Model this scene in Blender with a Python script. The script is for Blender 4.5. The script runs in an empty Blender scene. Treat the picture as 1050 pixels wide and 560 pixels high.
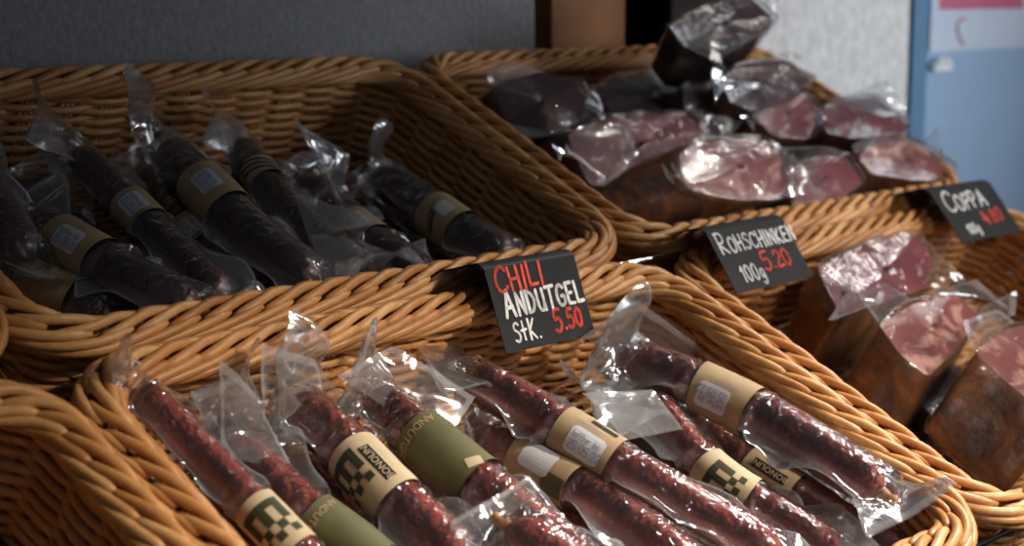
import bpy, bmesh, math, random
from mathutils import Vector, Matrix, noise, Quaternion
C = bpy.context.scene.collection
PI = math.pi
rnd = random.Random(7)

# ------------------------------------------------------------------ camera geometry
F = 1730.0                                   # focal length in pixels of the 1050 px wide frame
th = math.atan(290 / F)
def V(*a): return Vector(a)
dX = V(1675, -290, F).normalized()
up = V(0, -math.cos(th), -math.sin(th))
dY = up.cross(dX)
if dY.z < 0: dY = -dY
ZC = 1.5
def c2w(p): return V(p.dot(dX), p.dot(dY), p.dot(up) + ZC)
TILT = math.radians(26.5)
ct, st = math.cos(TILT), math.sin(TILT)
H0 = 0.66
NW = V(0, -st, ct)                           # normal of the tilted display plane
DW = V(0, ct, st)                            # depth direction of the tilted display
def B(u, v, h): return V(u, 0, ZC) + DW * v + NW * (h - H0)
CAM = V(0, 0, ZC)
def ray(px, py): return c2w(V((px - 525) / F, (py - 280) / F, 1)) - CAM
def P(px, py, h=0.0):
    """point of the display seen at a pixel, h metres above the plane of the basket rims"""
    r = ray(px, py); return CAM + r * (-(H0 - h) / r.dot(NW))
def PY(px, py, y):
    r = ray(px, py); return CAM + r * (y / r.y)

# ------------------------------------------------------------------ materials
def new_mat(name):
    m = bpy.data.materials.new(name); m.use_nodes = True
    nt = m.node_tree; nt.nodes.clear()
    return m, nt, nt.nodes, nt.links
def out_(nt, sock):
    o = nt.nodes.new('ShaderNodeOutputMaterial'); nt.links.new(sock, o.inputs['Surface']); return o
def pbsdf(nt, col=(.5, .5, .5), rough=.5, spec=.5, metal=0.0, coat=0.0):
    b = nt.nodes.new('ShaderNodeBsdfPrincipled')
    b.inputs['Base Color'].default_value = (*col, 1); b.inputs['Roughness'].default_value = rough
    b.inputs['Specular IOR Level'].default_value = spec; b.inputs['Metallic'].default_value = metal
    b.inputs['Coat Weight'].default_value = coat; b.inputs['Coat Roughness'].default_value = .12
    return b
def noise_n(nt, scale, detail=3, rough=.5, coords='Object', stretch=None, dist=0.0):
    tc = nt.nodes.new('ShaderNodeTexCoord'); n = nt.nodes.new('ShaderNodeTexNoise')
    n.inputs['Scale'].default_value = scale; n.inputs['Detail'].default_value = detail
    n.inputs['Roughness'].default_value = rough; n.inputs['Distortion'].default_value = dist
    if stretch:
        mp = nt.nodes.new('ShaderNodeMapping'); mp.inputs['Scale'].default_value = stretch
        nt.links.new(tc.outputs[coords], mp.inputs[0]); nt.links.new(mp.outputs[0], n.inputs['Vector'])
    else: nt.links.new(tc.outputs[coords], n.inputs['Vector'])
    return n
def ramp(nt, sock, stops):
    r = nt.nodes.new('ShaderNodeValToRGB'); cr = r.color_ramp
    while len(cr.elements) < len(stops): cr.elements.new(.5)
    for e, (p, c) in zip(cr.elements, stops): e.position = p; e.color = (*c, 1)
    nt.links.new(sock, r.inputs[0]); return r
def bump(nt, sock, strength, dist=.001):
    b = nt.nodes.new('ShaderNodeBump'); b.inputs['Strength'].default_value = strength; b.inputs['Distance'].default_value = dist
    nt.links.new(sock, b.inputs['Height']); return b
def simple(name, col, rough=.5, spec=.5, metal=0, var=.12, scale=30, bmp=0.0, bscale=200, coat=0):
    m, nt, N, L = new_mat(name); b = pbsdf(nt, col, rough, spec, metal, coat)
    n = noise_n(nt, scale)
    r = ramp(nt, n.outputs['Fac'], [(.3, tuple(c * (1 - var) for c in col)), (.7, tuple(min(1, c * (1 + var)) for c in col))])
    L.new(r.outputs[0], b.inputs['Base Color'])
    if bmp:
        n2 = noise_n(nt, bscale, 4); bb = bump(nt, n2.outputs['Fac'], bmp); L.new(bb.outputs[0], b.inputs['Normal'])
    out_(nt, b.outputs[0]); return m
M = {}
def wicker_mat():
    m, nt, N, L = new_mat('willow_cane'); b = pbsdf(nt, (.4, .2, .07), .42, .45)
    at = N.new('ShaderNodeAttribute'); at.attribute_name = 'cane'
    n = noise_n(nt, 14, 3); n2 = noise_n(nt, 160, 3)
    mx = N.new('ShaderNodeMath'); mx.operation = 'MULTIPLY_ADD'; mx.inputs[1].default_value = .55
    L.new(at.outputs['Fac'], mx.inputs[0]); 
    m2 = N.new('ShaderNodeMath'); m2.operation = 'MULTIPLY'; m2.inputs[1].default_value = .45; L.new(n.outputs['Fac'], m2.inputs[0])
    L.new(m2.outputs[0], mx.inputs[2])
    r = ramp(nt, mx.outputs[0], [(.05, (.34, .130, .034)), (.45, (.53, .245, .078)), (.85, (.70, .40, .165))])
    mix = N.new('ShaderNodeMix'); mix.data_type = 'RGBA'; mix.blend_type = 'MULTIPLY'; mix.inputs[0].default_value = .35
    r2 = ramp(nt, n2.outputs['Fac'], [(.3, (.55, .45, .4)), (.6, (1, 1, 1))])
    L.new(r.outputs[0], mix.inputs[6]); L.new(r2.outputs[0], mix.inputs[7]); L.new(mix.outputs[2], b.inputs['Base Color'])
    bb = bump(nt, n2.outputs['Fac'], .25, .0008); L.new(bb.outputs[0], b.inputs['Normal'])
    out_(nt, b.outputs[0]); return m
M['wicker'] = wicker_mat()
def film_mat(name, haze, tint=(.975, .98, .985), rough=.09, bs=.10, sc=26, fr_=.8):
    m, nt, N, L = new_mat(name)
    tr = N.new('ShaderNodeBsdfTransparent'); tr.inputs[0].default_value = (*tint, 1)
    gl = N.new('ShaderNodeBsdfGlossy'); gl.inputs['Roughness'].default_value = rough; gl.inputs['Color'].default_value = (1, 1, 1, 1)
    df = N.new('ShaderNodeBsdfDiffuse'); df.inputs[0].default_value = (.80, .82, .86, 1)
    tl = N.new('ShaderNodeBsdfTranslucent'); tl.inputs[0].default_value = (.80, .82, .86, 1)
    ad = N.new('ShaderNodeMixShader'); ad.inputs[0].default_value = .5; L.new(df.outputs[0], ad.inputs[1]); L.new(tl.outputs[0], ad.inputs[2])
    n = noise_n(nt, sc, 2, .5, dist=1.0); bb = bump(nt, n.outputs['Fac'], bs, .004)
    for s in (gl,): L.new(bb.outputs[0], s.inputs['Normal'])
    fr = N.new('ShaderNodeFresnel'); fr.inputs['IOR'].default_value = 1.5; L.new(bb.outputs[0], fr.inputs['Normal'])
    ma = N.new('ShaderNodeMath'); ma.operation = 'MULTIPLY'; ma.inputs[1].default_value = fr_; L.new(fr.outputs[0], ma.inputs[0]); ma.use_clamp = True
    m1 = N.new('ShaderNodeMixShader'); m1.inputs[0].default_value = haze
    L.new(tr.outputs[0], m1.inputs[1]); L.new(ad.outputs[0], m1.inputs[2])
    m2 = N.new('ShaderNodeMixShader'); L.new(ma.outputs[0], m2.inputs[0]); L.new(m1.outputs[0], m2.inputs[1]); L.new(gl.outputs[0], m2.inputs[2])
    out_(nt, m2.outputs[0]); return m
M['film'] = film_mat('clear_plastic_film', .065)
M['seam'] = film_mat('sealed_plastic_seam', .20)
M['film_milky'] = film_mat('milky_plastic_film', .15)
M['cling_ham'] = film_mat('tight_ham_film', .04, rough=.07, bs=.6, sc=50, fr_=.6)
M['rind_film'] = film_mat('tight_rind_film', .02, rough=.12, bs=.5, sc=40, fr_=.4)
M['cling'] = film_mat('tight_plastic_film', .035, rough=.055, bs=1.0, sc=105, fr_=1.6)
def salami(name, base, dark, fat, fatamt=.62, rough=.3):
    m, nt, N, L = new_mat(name); b = pbsdf(nt, base, rough, .5, coat=.5)
    n = noise_n(nt, 38, 4, .6); r = ramp(nt, n.outputs['Fac'], [(.32, dark), (.6, base)])
    n2 = noise_n(nt, 170, 3, .55); r2 = ramp(nt, n2.outputs['Fac'], [(fatamt - .05, (0, 0, 0)), (fatamt + .06, (1, 1, 1))])
    mix = N.new('ShaderNodeMix'); mix.data_type = 'RGBA'; mix.inputs[7].default_value = (*fat, 1)
    L.new(r2.outputs[0], mix.inputs[0]); L.new(r.outputs[0], mix.inputs[6]); L.new(mix.outputs[2], b.inputs['Base Color'])
    n3 = noise_n(nt, 120, 3); bb = bump(nt, n3.outputs['Fac'], .4, .0022); L.new(bb.outputs[0], b.inputs['Normal'])
    L.new(bb.outputs[0], b.inputs['Coat Normal'])
    out_(nt, b.outputs[0]); return m
M['salami'] = salami('dry_sausage_red', (.29, .054, .036), (.21, .036, .025), (.42, .16, .11), .66, .24)
M['salami_brown'] = salami('dry_sausage_brown', (.27, .062, .050), (.16, .032, .027), (.36, .15, .12), .66, .24)
M['salami_shaded'] = salami('dry_sausage_shaded', (.090, .011, .015), (.032, .005, .008), (.13, .035, .03), .68, .38)  # shade of the back basket put into the sausage colour
def ham_face(name, lean, lean2, fat, thr=.56, sc=16):
    m, nt, N, L = new_mat(name); b = pbsdf(nt, lean, .3, .5, coat=.4)
    n = noise_n(nt, 22, 3, .5); r = ramp(nt, n.outputs['Fac'], [(.35, lean2), (.65, lean)])
    n2 = noise_n(nt, sc, 4, .62, stretch=(1, 1, 1.6), dist=.8)
    r2 = ramp(nt, n2.outputs['Fac'], [(thr, (0, 0, 0)), (thr + .1, (1, 1, 1))])
    mix = N.new('ShaderNodeMix'); mix.data_type = 'RGBA'; mix.inputs[7].default_value = (*fat, 1)
    L.new(r2.outputs[0], mix.inputs[0]); L.new(r.outputs[0], mix.inputs[6]); L.new(mix.outputs[2], b.inputs['Base Color'])
    n3 = noise_n(nt, 90, 3); bb = bump(nt, n3.outputs['Fac'], .35, .0015); L.new(bb.outputs[0], b.inputs['Normal'])
    out_(nt, b.outputs[0]); return m
M['ham_pink'] = ham_face('cured_ham_cut_pink', (.30, .070, .075), (.19, .038, .046), (.60, .33, .29), .55)
M['ham_wine'] = ham_face('cured_ham_cut_wine', (.22, .04, .052), (.14, .022, .032), (.46, .20, .19), .60)
M['ham_dark'] = ham_face('cured_ham_cut_dark', (.075, .014, .018), (.04, .008, .012), (.30, .13, .12), .60)
M['ham_fat'] = ham_face('cured_ham_cut_marbled', (.30, .075, .065), (.18, .04, .04), (.58, .32, .25), .50, 22)
def rind(name, a, b_, c):
    m, nt, N, L = new_mat(name); b = pbsdf(nt, a, .42, .4, coat=.25)
    n = noise_n(nt, 26, 5, .6, dist=.6); r = ramp(nt, n.outputs['Fac'], [(.34, a), (.55, b_), (.74, c)])
    L.new(r.outputs[0], b.inputs['Base Color'])
    n3 = noise_n(nt, 70, 4); bb = bump(nt, n3.outputs['Fac'], .6, .003); L.new(bb.outputs[0], b.inputs['Normal'])
    out_(nt, b.outputs[0]); return m
M['rind'] = rind('smoked_rind_brown', (.05, .015, .005), (.18, .058, .013), (.38, .14, .028))
M['rind_dark'] = rind('smoked_rind_dark', (.012, .006, .005), (.035, .014, .008), (.11, .04, .015))
M['rind_red'] = rind('meat_side_red', (.03, .008, .01), (.09, .02, .022), (.18, .05, .045))
M['tip'] = simple('casing_tip', (.42, .19, .07), .5)
M['kraft'] = simple('kraft_paper', (.40, .29, .17), .75, .2, var=.1, scale=60, bmp=.15)
M['kraft_pale'] = simple('pale_kraft_paper', (.50, .40, .26), .72, .2, var=.08, scale=60, bmp=.15)
M['olive'] = simple('olive_paper', (.105, .10, .045), .6, .3, var=.08, scale=50, bmp=.1)
M['ink'] = simple('dark_ink', (.018, .02, .014), .6, .2)
M['ink_olive'] = simple('olive_ink', (.05, .055, .03), .6, .2)
M['ink_grey'] = simple('grey_ink', (.34, .34, .40), .6, .2)
M['sticker'] = simple('white_sticker', (.62, .64, .68), .5, .4, var=.04)
M['card'] = simple('black_card', (.010, .010, .012), .55, .2, var=.2)
M['chalk_white'] = simple('white_marker', (.78, .78, .78), .7, .2, var=.22, scale=250)
M['chalk_red'] = simple('red_marker', (.75, .09, .06), .65, .2, var=.28, scale=250)
M['chrome'] = simple('chrome', (.75, .75, .76), .12, .5, 1.0, var=.03)
M['black_metal'] = simple('black_metal', (.02, .02, .02), .45)
M['shelf'] = simple('dark_shelf_wood', (.03, .018, .012), .6, bmp=.2, bscale=60)
M['stripe'] = simple('dark_brown_ink', (.03, .012, .008), .6)

# ------------------------------------------------------------------ object helpers
def mesh_obj(name, verts, faces, mats, parent=None, smooth=True, midx=None, attr=None):
    off = parent.location if (parent is not None and 'base' in parent) else V(0, 0, 0)
    me = bpy.data.meshes.new(name)
    me.from_pydata([tuple(Vector(v) - off) for v in verts], [], faces)
    for m in (mats if isinstance(mats, (list, tuple)) else [mats]): me.materials.append(m)
    if midx: me.polygons.foreach_set('material_index', midx)
    if smooth: me.polygons.foreach_set('use_smooth', [True] * len(me.polygons))
    if attr:
        a = me.attributes.new('cane', 'FLOAT', 'POINT'); a.data.foreach_set('value', attr)
    me.update()
    o = bpy.data.objects.new(name, me); C.objects.link(o)
    if parent is not None: o.parent = parent
    return o
def child_of(parent, top, name, verts, faces, mats, **k):
    """a sub-part: verts are world, the chain parent>child sits at the thing's location"""
    off = top.location
    o = mesh_obj(name, [Vector(v) - off for v in verts], faces, mats, None, **k)
    o.parent = parent; return o
def thing(name, label, cat, loc=(0, 0, 0), rot=None, group=None):
    o = bpy.data.objects.new(name, None); C.objects.link(o); o.location = loc
    o.empty_display_size = .03
    if rot: o.rotation_euler = rot
    else: o['base'] = 1
    o['label'] = label; o['category'] = cat
    if group: o['group'] = group
    return o
def struct(name, o): o['kind'] = 'structure'; return o
class MB:
    def __init__(s): s.v = []; s.f = []; s.a = []; s.m = []
    def box(s, lo, hi, mi=0):
        n = len(s.v); x0, y0, z0 = lo; x1, y1, z1 = hi
        s.v += [V(x, y, z) for z in (z0, z1) for y in (y0, y1) for x in (x0, x1)]
        s.f += [tuple(n + i for i in q) for q in ((0, 2, 3, 1), (4, 5, 7, 6), (0, 1, 5, 4), (2, 6, 7, 3), (0, 4, 6, 2), (1, 3, 7, 5))]
        s.m += [mi] * 6
    def tube(s, pts, rad, nseg=7, closed=False, attr=0.0, caps=True, mi=0):
        n = len(pts); base = len(s.v)
        if not hasattr(rad, '__len__'): rad = [rad] * n
        prev = None
        for i, p in enumerate(pts):
            a = pts[(i - 1) % n] if (closed or i > 0) else p
            b = pts[(i + 1) % n] if (closed or i < n - 1) else p
            t = (b - a).normalized()
            if prev is None:
                ref = V(0, 0, 1) if abs(t.z) < .9 else V(1, 0, 0)
                x = t.cross(ref).normalized()
            else:
                x = (prev - t * prev.dot(t)); x = x.normalized() if x.length > 1e-9 else t.orthogonal().normalized()
            prev = x; y = t.cross(x)
            for k in range(nseg):
                an = 2 * PI * k / nseg
                s.v.append(p + (x * math.cos(an) + y * math.sin(an)) * rad[i]); s.a.append(attr)
        m = n if closed else n - 1
        for i in range(m):
            for k in range(nseg):
                a0 = base + i * nseg + k; a1 = base + i * nseg + (k + 1) % nseg
                b0 = base + ((i + 1) % n) * nseg + k; b1 = base + ((i + 1) % n) * nseg + (k + 1) % nseg
                s.f.append((a0, a1, b1, b0)); s.m.append(mi)
        if caps and not closed:
            s.f.append(tuple(base + k for k in reversed(range(nseg)))); s.f.append(tuple(base + (n - 1) * nseg + k for k in range(nseg))); s.m += [mi, mi]
    def build(s, name, mats, parent=None, smooth=True):
        return mesh_obj(name, s.v, s.f, mats, parent, smooth, s.m if s.m and max(s.m) else None, s.a if len(s.a) == len(s.v) else None)
def capsuleends(pts, r):
    """radius list rounded at both ends"""
    n = len(pts); R = [r] * n; R[0] = r * .45; R[-1] = r * .5
    if n > 6: R[1] = r * .85; R[-2] = r * .92
    return R

# ------------------------------------------------------------------ wicker basket (local frame: x width, y depth, z up from its base)
BW, BL, BH = 0.620, 0.385, 0.110             # rim centre line size and height
RR = 0.0118
class Path:
    def __init__(s, hx, hy, rc):
        s.hx, s.hy, s.rc = hx, hy, rc
        s.a = 2 * (hx - rc); s.b = 2 * (hy - rc); s.c = PI / 2 * rc
        s.L = 2 * s.a + 2 * s.b + 4 * s.c
    def at(s, t):
        t %= s.L; hx, hy, rc = s.hx, s.hy, s.rc
        segs = [('l', s.a, V(-hx + rc, -hy, 0), V(1, 0, 0)), ('c', s.c, V(hx - rc, -hy + rc, 0), -PI / 2), ('l', s.b, V(hx, -hy + rc, 0), V(0, 1, 0)), ('c', s.c, V(hx - rc, hy - rc, 0), 0),
                ('l', s.a, V(hx - rc, hy, 0), V(-1, 0, 0)), ('c', s.c, V(-hx + rc, hy - rc, 0), PI / 2), ('l', s.b, V(-hx, hy - rc, 0), V(0, -1, 0)), ('c', s.c, V(-hx + rc, -hy + rc, 0), PI)]
        for k, ln, o, d in segs:
            if t <= ln:
                if k == 'l': return o + d * t, V(d.y, -d.x, 0)
                an = d + t / rc; n = V(math.cos(an), math.sin(an), 0); return o + n * rc, n
            t -= ln
        return V(-hx + rc, -hy, 0), V(0, -1, 0)
def build_basket():
    root = thing('wicker_basket', 'x', 'basket', rot=(TILT, 0, 0))
    path = Path(BW / 2, BL / 2, .056); L = path.L
    n = 66; p = L / n; zc = BH - RR
    rg = random.Random(3)
    def rp(s, th_, rho, w=1.18):
        c, nrm = path.at(s)
        return c + nrm * (RR * w * rho * math.sin(th_)) + V(0, 0, zc + RR * rho * math.cos(th_))
    mb = MB()
    R = math.radians
    for k in range(n):
        s0 = k * p; j = rg.uniform(-.0012, .0012)
        # outer diagonals, their rounded tips lying over the loops
        def prof(t, hi): return hi - .30 * (1 - t) ** 2 - (.16 * ((t - .8) / .2) ** 2 if t > .8 else 0)
        pts = []; m_ = 16
        for i in range(m_):
            t = i / (m_ - 1); pts.append(rp(s0 + j + t * 3.5 * p, R(130 - 100 * t ** 1.1), prof(t, 1.16)))
        mb.tube(pts, capsuleends(pts, .0040 + rg.uniform(-.0003, .0003)), 8, attr=rg.random())
        # inner diagonals
        pts = []
        for i in range(m_):
            t = i / (m_ - 1); pts.append(rp(s0 - j - t * 3.1 * p, R(-112 + 80 * t ** 1.1), prof(t, 1.16)))
        mb.tube(pts, capsuleends(pts, .0040 + rg.uniform(-.0003, .0003)), 8, attr=rg.random())
        # loops over the top
        pts = []; m2 = 15
        for i in range(m2):
            t = i / (m2 - 1); e = math.sin(PI * t)
            pts.append(rp(s0 + 1.6 * p + j + t * 2.5 * p, R(46 - 92 * t), .62 + .70 * e ** .7))
        mb.tube(pts, capsuleends(pts, .0041 + rg.uniform(-.0003, .0003)), 8, attr=rg.random())
    mb.build('braided_rim', M['wicker'], root)
    # woven wall
    mb = MB(); G = 46; rows = 18; zt = BH - RR * 1.5
    def inset(z): return (BH - z) * .10
    def wp(t, z, d):
        c, nrm = path.at(t * L)
        return c + nrm * (d - inset(z)) + V(0, 0, z)
    for r in range(rows):
        z = .006 + (zt - .006) * r / (rows - 1); pts = []; Q = G * 8; ph = r % 2; wob = rg.uniform(0, 6)
        for i in range(Q):
            t = i / Q; a = math.cos(PI * G * t + PI * ph)
            a = math.copysign(abs(a) ** .7, a)
            pts.append(wp(t, z + .0008 * math.sin(9 * t * 2 * PI + wob), .0037 * a))
        mb.tube(pts, .0037, 6, closed=True, attr=rg.random())
    # vary the colour strand by strand along each row
    for i in range(len(mb.a)): mb.a[i] = .5 * mb.a[i] + .5 * (.5 + .5 * math.sin(i * .013))
    mb.build('woven_wall', M['wicker'], root)
    mb = MB()
    for g in range(G):
        for d in (-.0052, 0, .0052):
            pts = [wp((g + .0) / G + d / L, z, 0) for z in (.004, .03, .06, zt + .004)]
            mb.tube(pts, .0027, 6, attr=rg.random() * .6)
    mb.build('stake_bundles', M['wicker'], root)
    # woven base
    mb = MB(); hx = BW / 2 - .014; hy = BL / 2 - .014; k = 0; y = -hy
    while y < hy:
        q = .05; ex = hx - max(0, abs(y) - (hy - q)) * .6; pts = []
        for i in range(41):
            x = -ex + 2 * ex * i / 40; pts.append(V(x, y, .006 + .0025 * math.cos(PI * i / 2 + PI * k)))
        mb.tube(pts, .0026, 5, attr=rg.random()); y += .0056; k += 1
    for i in range(0, 21):
        x = -hx + 2 * hx * i / 20
        mb.tube([V(x, -hy + .01, .006), V(x, hy - .01, .006)], .0024, 5, attr=rg.random())
    mb.build('woven_base', M['wicker'], root)
    return root
def copy_tree(o, parent=None):
    c = o.copy(); C.objects.link(c)
    if parent is not None: c.parent = parent
    for ch in list(o.children): copy_tree(ch, c)
    return c
baskets = {}
b0 = build_basket()
UC = [(.910, .0), (1.549, .0)]
ULO, UHI = .276, .910
specs = [('C', .903, .567, 'wicker basket holding red dry sausages in front of the chilli sausage price card'),
         ('A', .903, .980, 'wicker basket holding shaded sausages against the grey wall'),
         ('B', 1.551, .980, 'wicker basket heaped with ham pieces in front of the white wall'),
         ('D', 1.551, .567, 'wicker basket with three large smoked ham blocks at the right edge'),
         ('E', .255, .567, 'empty wicker basket cut off by the lower left corner'),
         ('F', .263, .980, 'wicker basket of which only a rim corner shows at the left edge')]
kids0 = list(b0.children)
for i, (k, u, v, lab) in enumerate(specs):
    o = b0 if i == 0 else copy_tree(b0)
    o.location = B(u, v, -BH); o['label'] = lab; baskets[k] = o
    if v > .9: o.scale = (1, .925, 1)
    o['group'] = 'wicker baskets on the sloping display'

# ------------------------------------------------------------------ handwriting strokes (unit height, own width)
G_ = {
 'C': (.62, [[(.6, .82), (.45, .98), (.2, .92), (.03, .6), (.05, .25), (.22, .03), (.45, .03), (.6, .18)]]),
 'H': (.6, [[(.05, 1), (.07, 0)], [(.55, 1), (.55, 0)], [(.05, .48), (.56, .52)]]),
 'I': (.2, [[(.1, 1), (.1, 0)]]),
 'L': (.5, [[(.06, 1), (.06, .04), (.5, .06)]]),
 'A': (.62, [[(.02, 0), (.32, 1), (.6, 0)], [(.12, .34), (.52, .36)]]),
 'N': (.62, [[(.05, 0), (.07, 1), (.55, .03), (.56, 1)]]),
 'D': (.6, [[(.06, 1), (.06, 0)], [(.03, .98), (.35, .9), (.57, .6), (.5, .25), (.3, .04), (.05, .02)]]),
 'U': (.58, [[(.05, 1), (.06, .3), (.2, .04), (.4, .05), (.52, .3), (.53, 1)], [(.53, .4), (.56, 0)]]),
 'T': (.6, [[(.0, .97), (.6, .99)], [(.3, .97), (.3, 0)]]),
 'G': (.64, [[(.58, .85), (.4, .98), (.15, .88), (.03, .5), (.12, .12), (.35, .02), (.56, .15), (.58, .45), (.36, .45)]]),
 'E': (.52, [[(.5, .98), (.07, .96), (.06, .04), (.5, .02)], [(.06, .5), (.42, .52)]]),
 'S': (.5, [[(.48, .86), (.3, .98), (.08, .86), (.1, .64), (.4, .45), (.47, .22), (.3, .02), (.03, .1)]]),
 't': (.42, [[(.2, .95), (.18, .02)], [(.0, .5), (.42, .54)]]),
 'K': (.56, [[(.07, 1), (.07, 0)], [(.52, .97), (.1, .45), (.55, .02)]]),
 'R': (.6, [[(.07, 0), (.07, 1)], [(.02, .97), (.4, .98), (.52, .75), (.38, .52), (.08, .48), (.58, .0)]]),
 'O': (.66, [[(.33, .99), (.08, .8), (.03, .4), (.2, .04), (.45, .03), (.62, .35), (.58, .8), (.33, .99)]]),
 'P': (.55, [[(.07, 0), (.07, 1)], [(.03, .96), (.4, .98), (.52, .76), (.4, .52), (.08, .45)]]),
 '.': (.2, [[(.1, .04), (.12, .03)]]),
 '1': (.32, [[(.02, .72), (.22, 1), (.2, 0)]]),
 '0': (.56, [[(.3, .99), (.08, .8), (.04, .35), (.2, .02), (.4, .05), (.52, .4), (.48, .85), (.28, .99)]]),
 '2': (.5, [[(.05, .78), (.2, .98), (.42, .88), (.42, .6), (.05, .03), (.5, .05)]]),
 '4': (.56, [[(.22, 1), (.03, .38), (.55, .42)], [(.42, .70), (.40, 0)]]),
 '5': (.52, [[(.5, .97), (.12, .95), (.08, .56), (.35, .6), (.49, .38), (.42, .1), (.2, .0), (.02, .1)]]),
 '8': (.52, [[(.46, .85), (.28, .98), (.1, .82), (.16, .6), (.42, .4), (.46, .15), (.26, .0), (.06, .15), (.12, .42), (.4, .6), (.46, .85)]]),
 'g': (.5, [[(.42, .5), (.22, .62), (.05, .4), (.12, .12), (.3, .1), (.42, .35), (.44, .55), (.42, -.15), (.25, -.38), (.03, -.25)]]),
 'h': (.4, [[(.05, 1), (.05, 0)], [(.05, .4), (.2, .58), (.35, .4), (.36, 0)]]),
 'a': (.42, [[(.36, .5), (.15, .55), (.04, .25), (.15, .02), (.34, .2), (.37, .55), (.4, .0)]]),
 'l': (.15, [[(.07, 1), (.07, 0)]]),
 'b': (.4, [[(.05, 1), (.05, 0)], [(.05, .4), (.2, .56), (.36, .35), (.25, .02), (.06, .06)]]),
 'r': (.3, [[(.05, .55), (.05, 0)], [(.05, .35), (.28, .55)]]),
 'i': (.15, [[(.07, .55), (.07, 0)], [(.07, .8), (.08, .8)]]),
 's': (.32, [[(.3, .5), (.1, .55), (.08, .35), (.28, .2), (.2, .0), (.02, .05)]]),
 ' ': (.35, []),
}
def smooth_poly(pts, n=3):
    if len(pts) < 3: return pts
    out = []
    for i in range(len(pts) - 1):
        p0 = pts[max(0, i - 1)]; p1 = pts[i]; p2 = pts[i + 1]; p3 = pts[min(len(pts) - 1, i + 2)]
        for k in range(n):
            t = k / n
            out.append(tuple(.5 * (2 * p1[d] + (p2[d] - p0[d]) * t + (2 * p0[d] - 5 * p1[d] + 4 * p2[d] - p3[d]) * t * t + (3 * p1[d] - p0[d] - 3 * p2[d] + p3[d]) * t ** 3) for d in (0, 1)))
    out.append(pts[-1]); return out
def strokes(text, x, y, h, fmap, width, mb, gap=.16, sx=1.0, rise=0.0, sharp='HITLAENKRPDt14', seed=1, first=1.0):
    """writes text; fmap(x, y) -> 3D point. returns the end x"""
    rg = random.Random(seed)
    for ci, ch in enumerate(text):
        w, sts = G_[ch]; hh = h * (first if ci == 0 else 1) * rg.uniform(.96, 1.05)
        dy = rg.uniform(-.03, .03) * h; sk = rg.uniform(-.04, .06)
        for stp in sts:
            pl = stp if ch in 'HITLAENKt14.' else smooth_poly(stp)
            q = [(x + (a * sx + sk * b) * hh, y + dy + b * hh + rise * (x + a * hh)) for a, b in pl]
            for (ax, ay), (bx, by) in zip(q[:-1], q[1:]):
                an = math.atan2(by - ay, bx - ax); hw = width / 2 * rg.uniform(.88, 1.08); ring = []
                for k in range(5): a = an - PI / 2 + PI * k / 4; ring.append((bx + hw * math.cos(a), by + hw * math.sin(a)))
                for k in range(5): a = an + PI / 2 + PI * k / 4; ring.append((ax + hw * math.cos(a), ay + hw * math.sin(a)))
                b0_ = len(mb.v); mb.v += [fmap(*c) for c in ring]; mb.f.append(tuple(range(b0_, b0_ + 10)))
        x += (w * sx + gap) * hh
    return x

# ------------------------------------------------------------------ price cards
def price_card(label, TL, TR, BR, BLc, lines, h=.034):
    r = P(*TL, h); u0 = r.x
    def fixu(px, u): q = ray(*px); return CAM + q * (u / q.x)
    tl = P(*TL, h); tr = P(*TR, h); bl = fixu(BLc, tl.x); br = fixu(BR, tr.x)
    down = ((bl - tl) + (br - tr)) / 2; across = tr - tl
    hgt = down.length; wid = across.length
    X = across.normalized(); Yd = down.normalized(); nz = Yd.cross(X).normalized()
    if nz.dot(CAM - tl) < 0: nz = -nz
    t = thing('price_card', label, 'price sign', tl)
    # folded card: front flap, rounded fold, back flap
    prof = [(0, 0)]
    mb = MB()
    back_dir = (DW * .75 - NW * .66).normalized()
    sec = [tl + Yd * hgt, tl + Yd * hgt * .5, tl + Yd * .003, tl + Yd * .0008 - nz * .0012, tl + DW * .0035 + NW * .0002 - nz * .002, tl + DW * .006 - NW * .001 + back_dir * .004, tl + DW * .006 - NW * .001 + back_dir * hgt * .62]
    n = len(sec); nrm = []
    for i in range(n):
        a = sec[max(0, i - 1)]; b = sec[min(n - 1, i + 1)]; nn = X.cross(b - a).normalized()
        nrm.append(nn if nn.dot(nz) > -.2 or i > 3 else -nn)
    if nrm[0].dot(nz) < 0: nrm = [-q for q in nrm]
    for i in range(n):
        for dx in (0, wid):
            for dn in (.0004, -.0004): mb.v.append(sec[i] + X * dx + nrm[i] * dn)
    for i in range(n - 1):
        a = i * 4; b = a + 4
        mb.f += [(a, a + 2, b + 2, b), (a + 1, b + 1, b + 3, a + 3), (a, b, b + 1, a + 1), (a + 2, a + 3, b + 3, b + 2)]
    mb.f += [(0, 1, 3, 2), ((n - 1) * 4, (n - 1) * 4 + 2, (n - 1) * 4 + 3, (n - 1) * 4 + 1)]
    mb.build('folded_card', M['card'], t, smooth=False)
    # affine writing frame: x along the top edge, y downwards, both 0..1
    def fm(x, y): return tl + across * x + down * y + nz * .0009
    for ln in lines:
        txt, x, y, hh, col, sx, wd, rise, first, ltitle = ln
        asp = wid / hgt
        m2 = MB()
        strokes(txt, 0, 0, hh, lambda a, b: fm(x + a / asp, y - b), wd, m2, sx=sx, rise=rise, seed=len(txt) * 7, first=first)
        o = m2.build('handwriting', M['chalk_red' if col == 'r' else 'chalk_white'], t, smooth=False)
        o['label'] = ltitle
    return t
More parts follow.
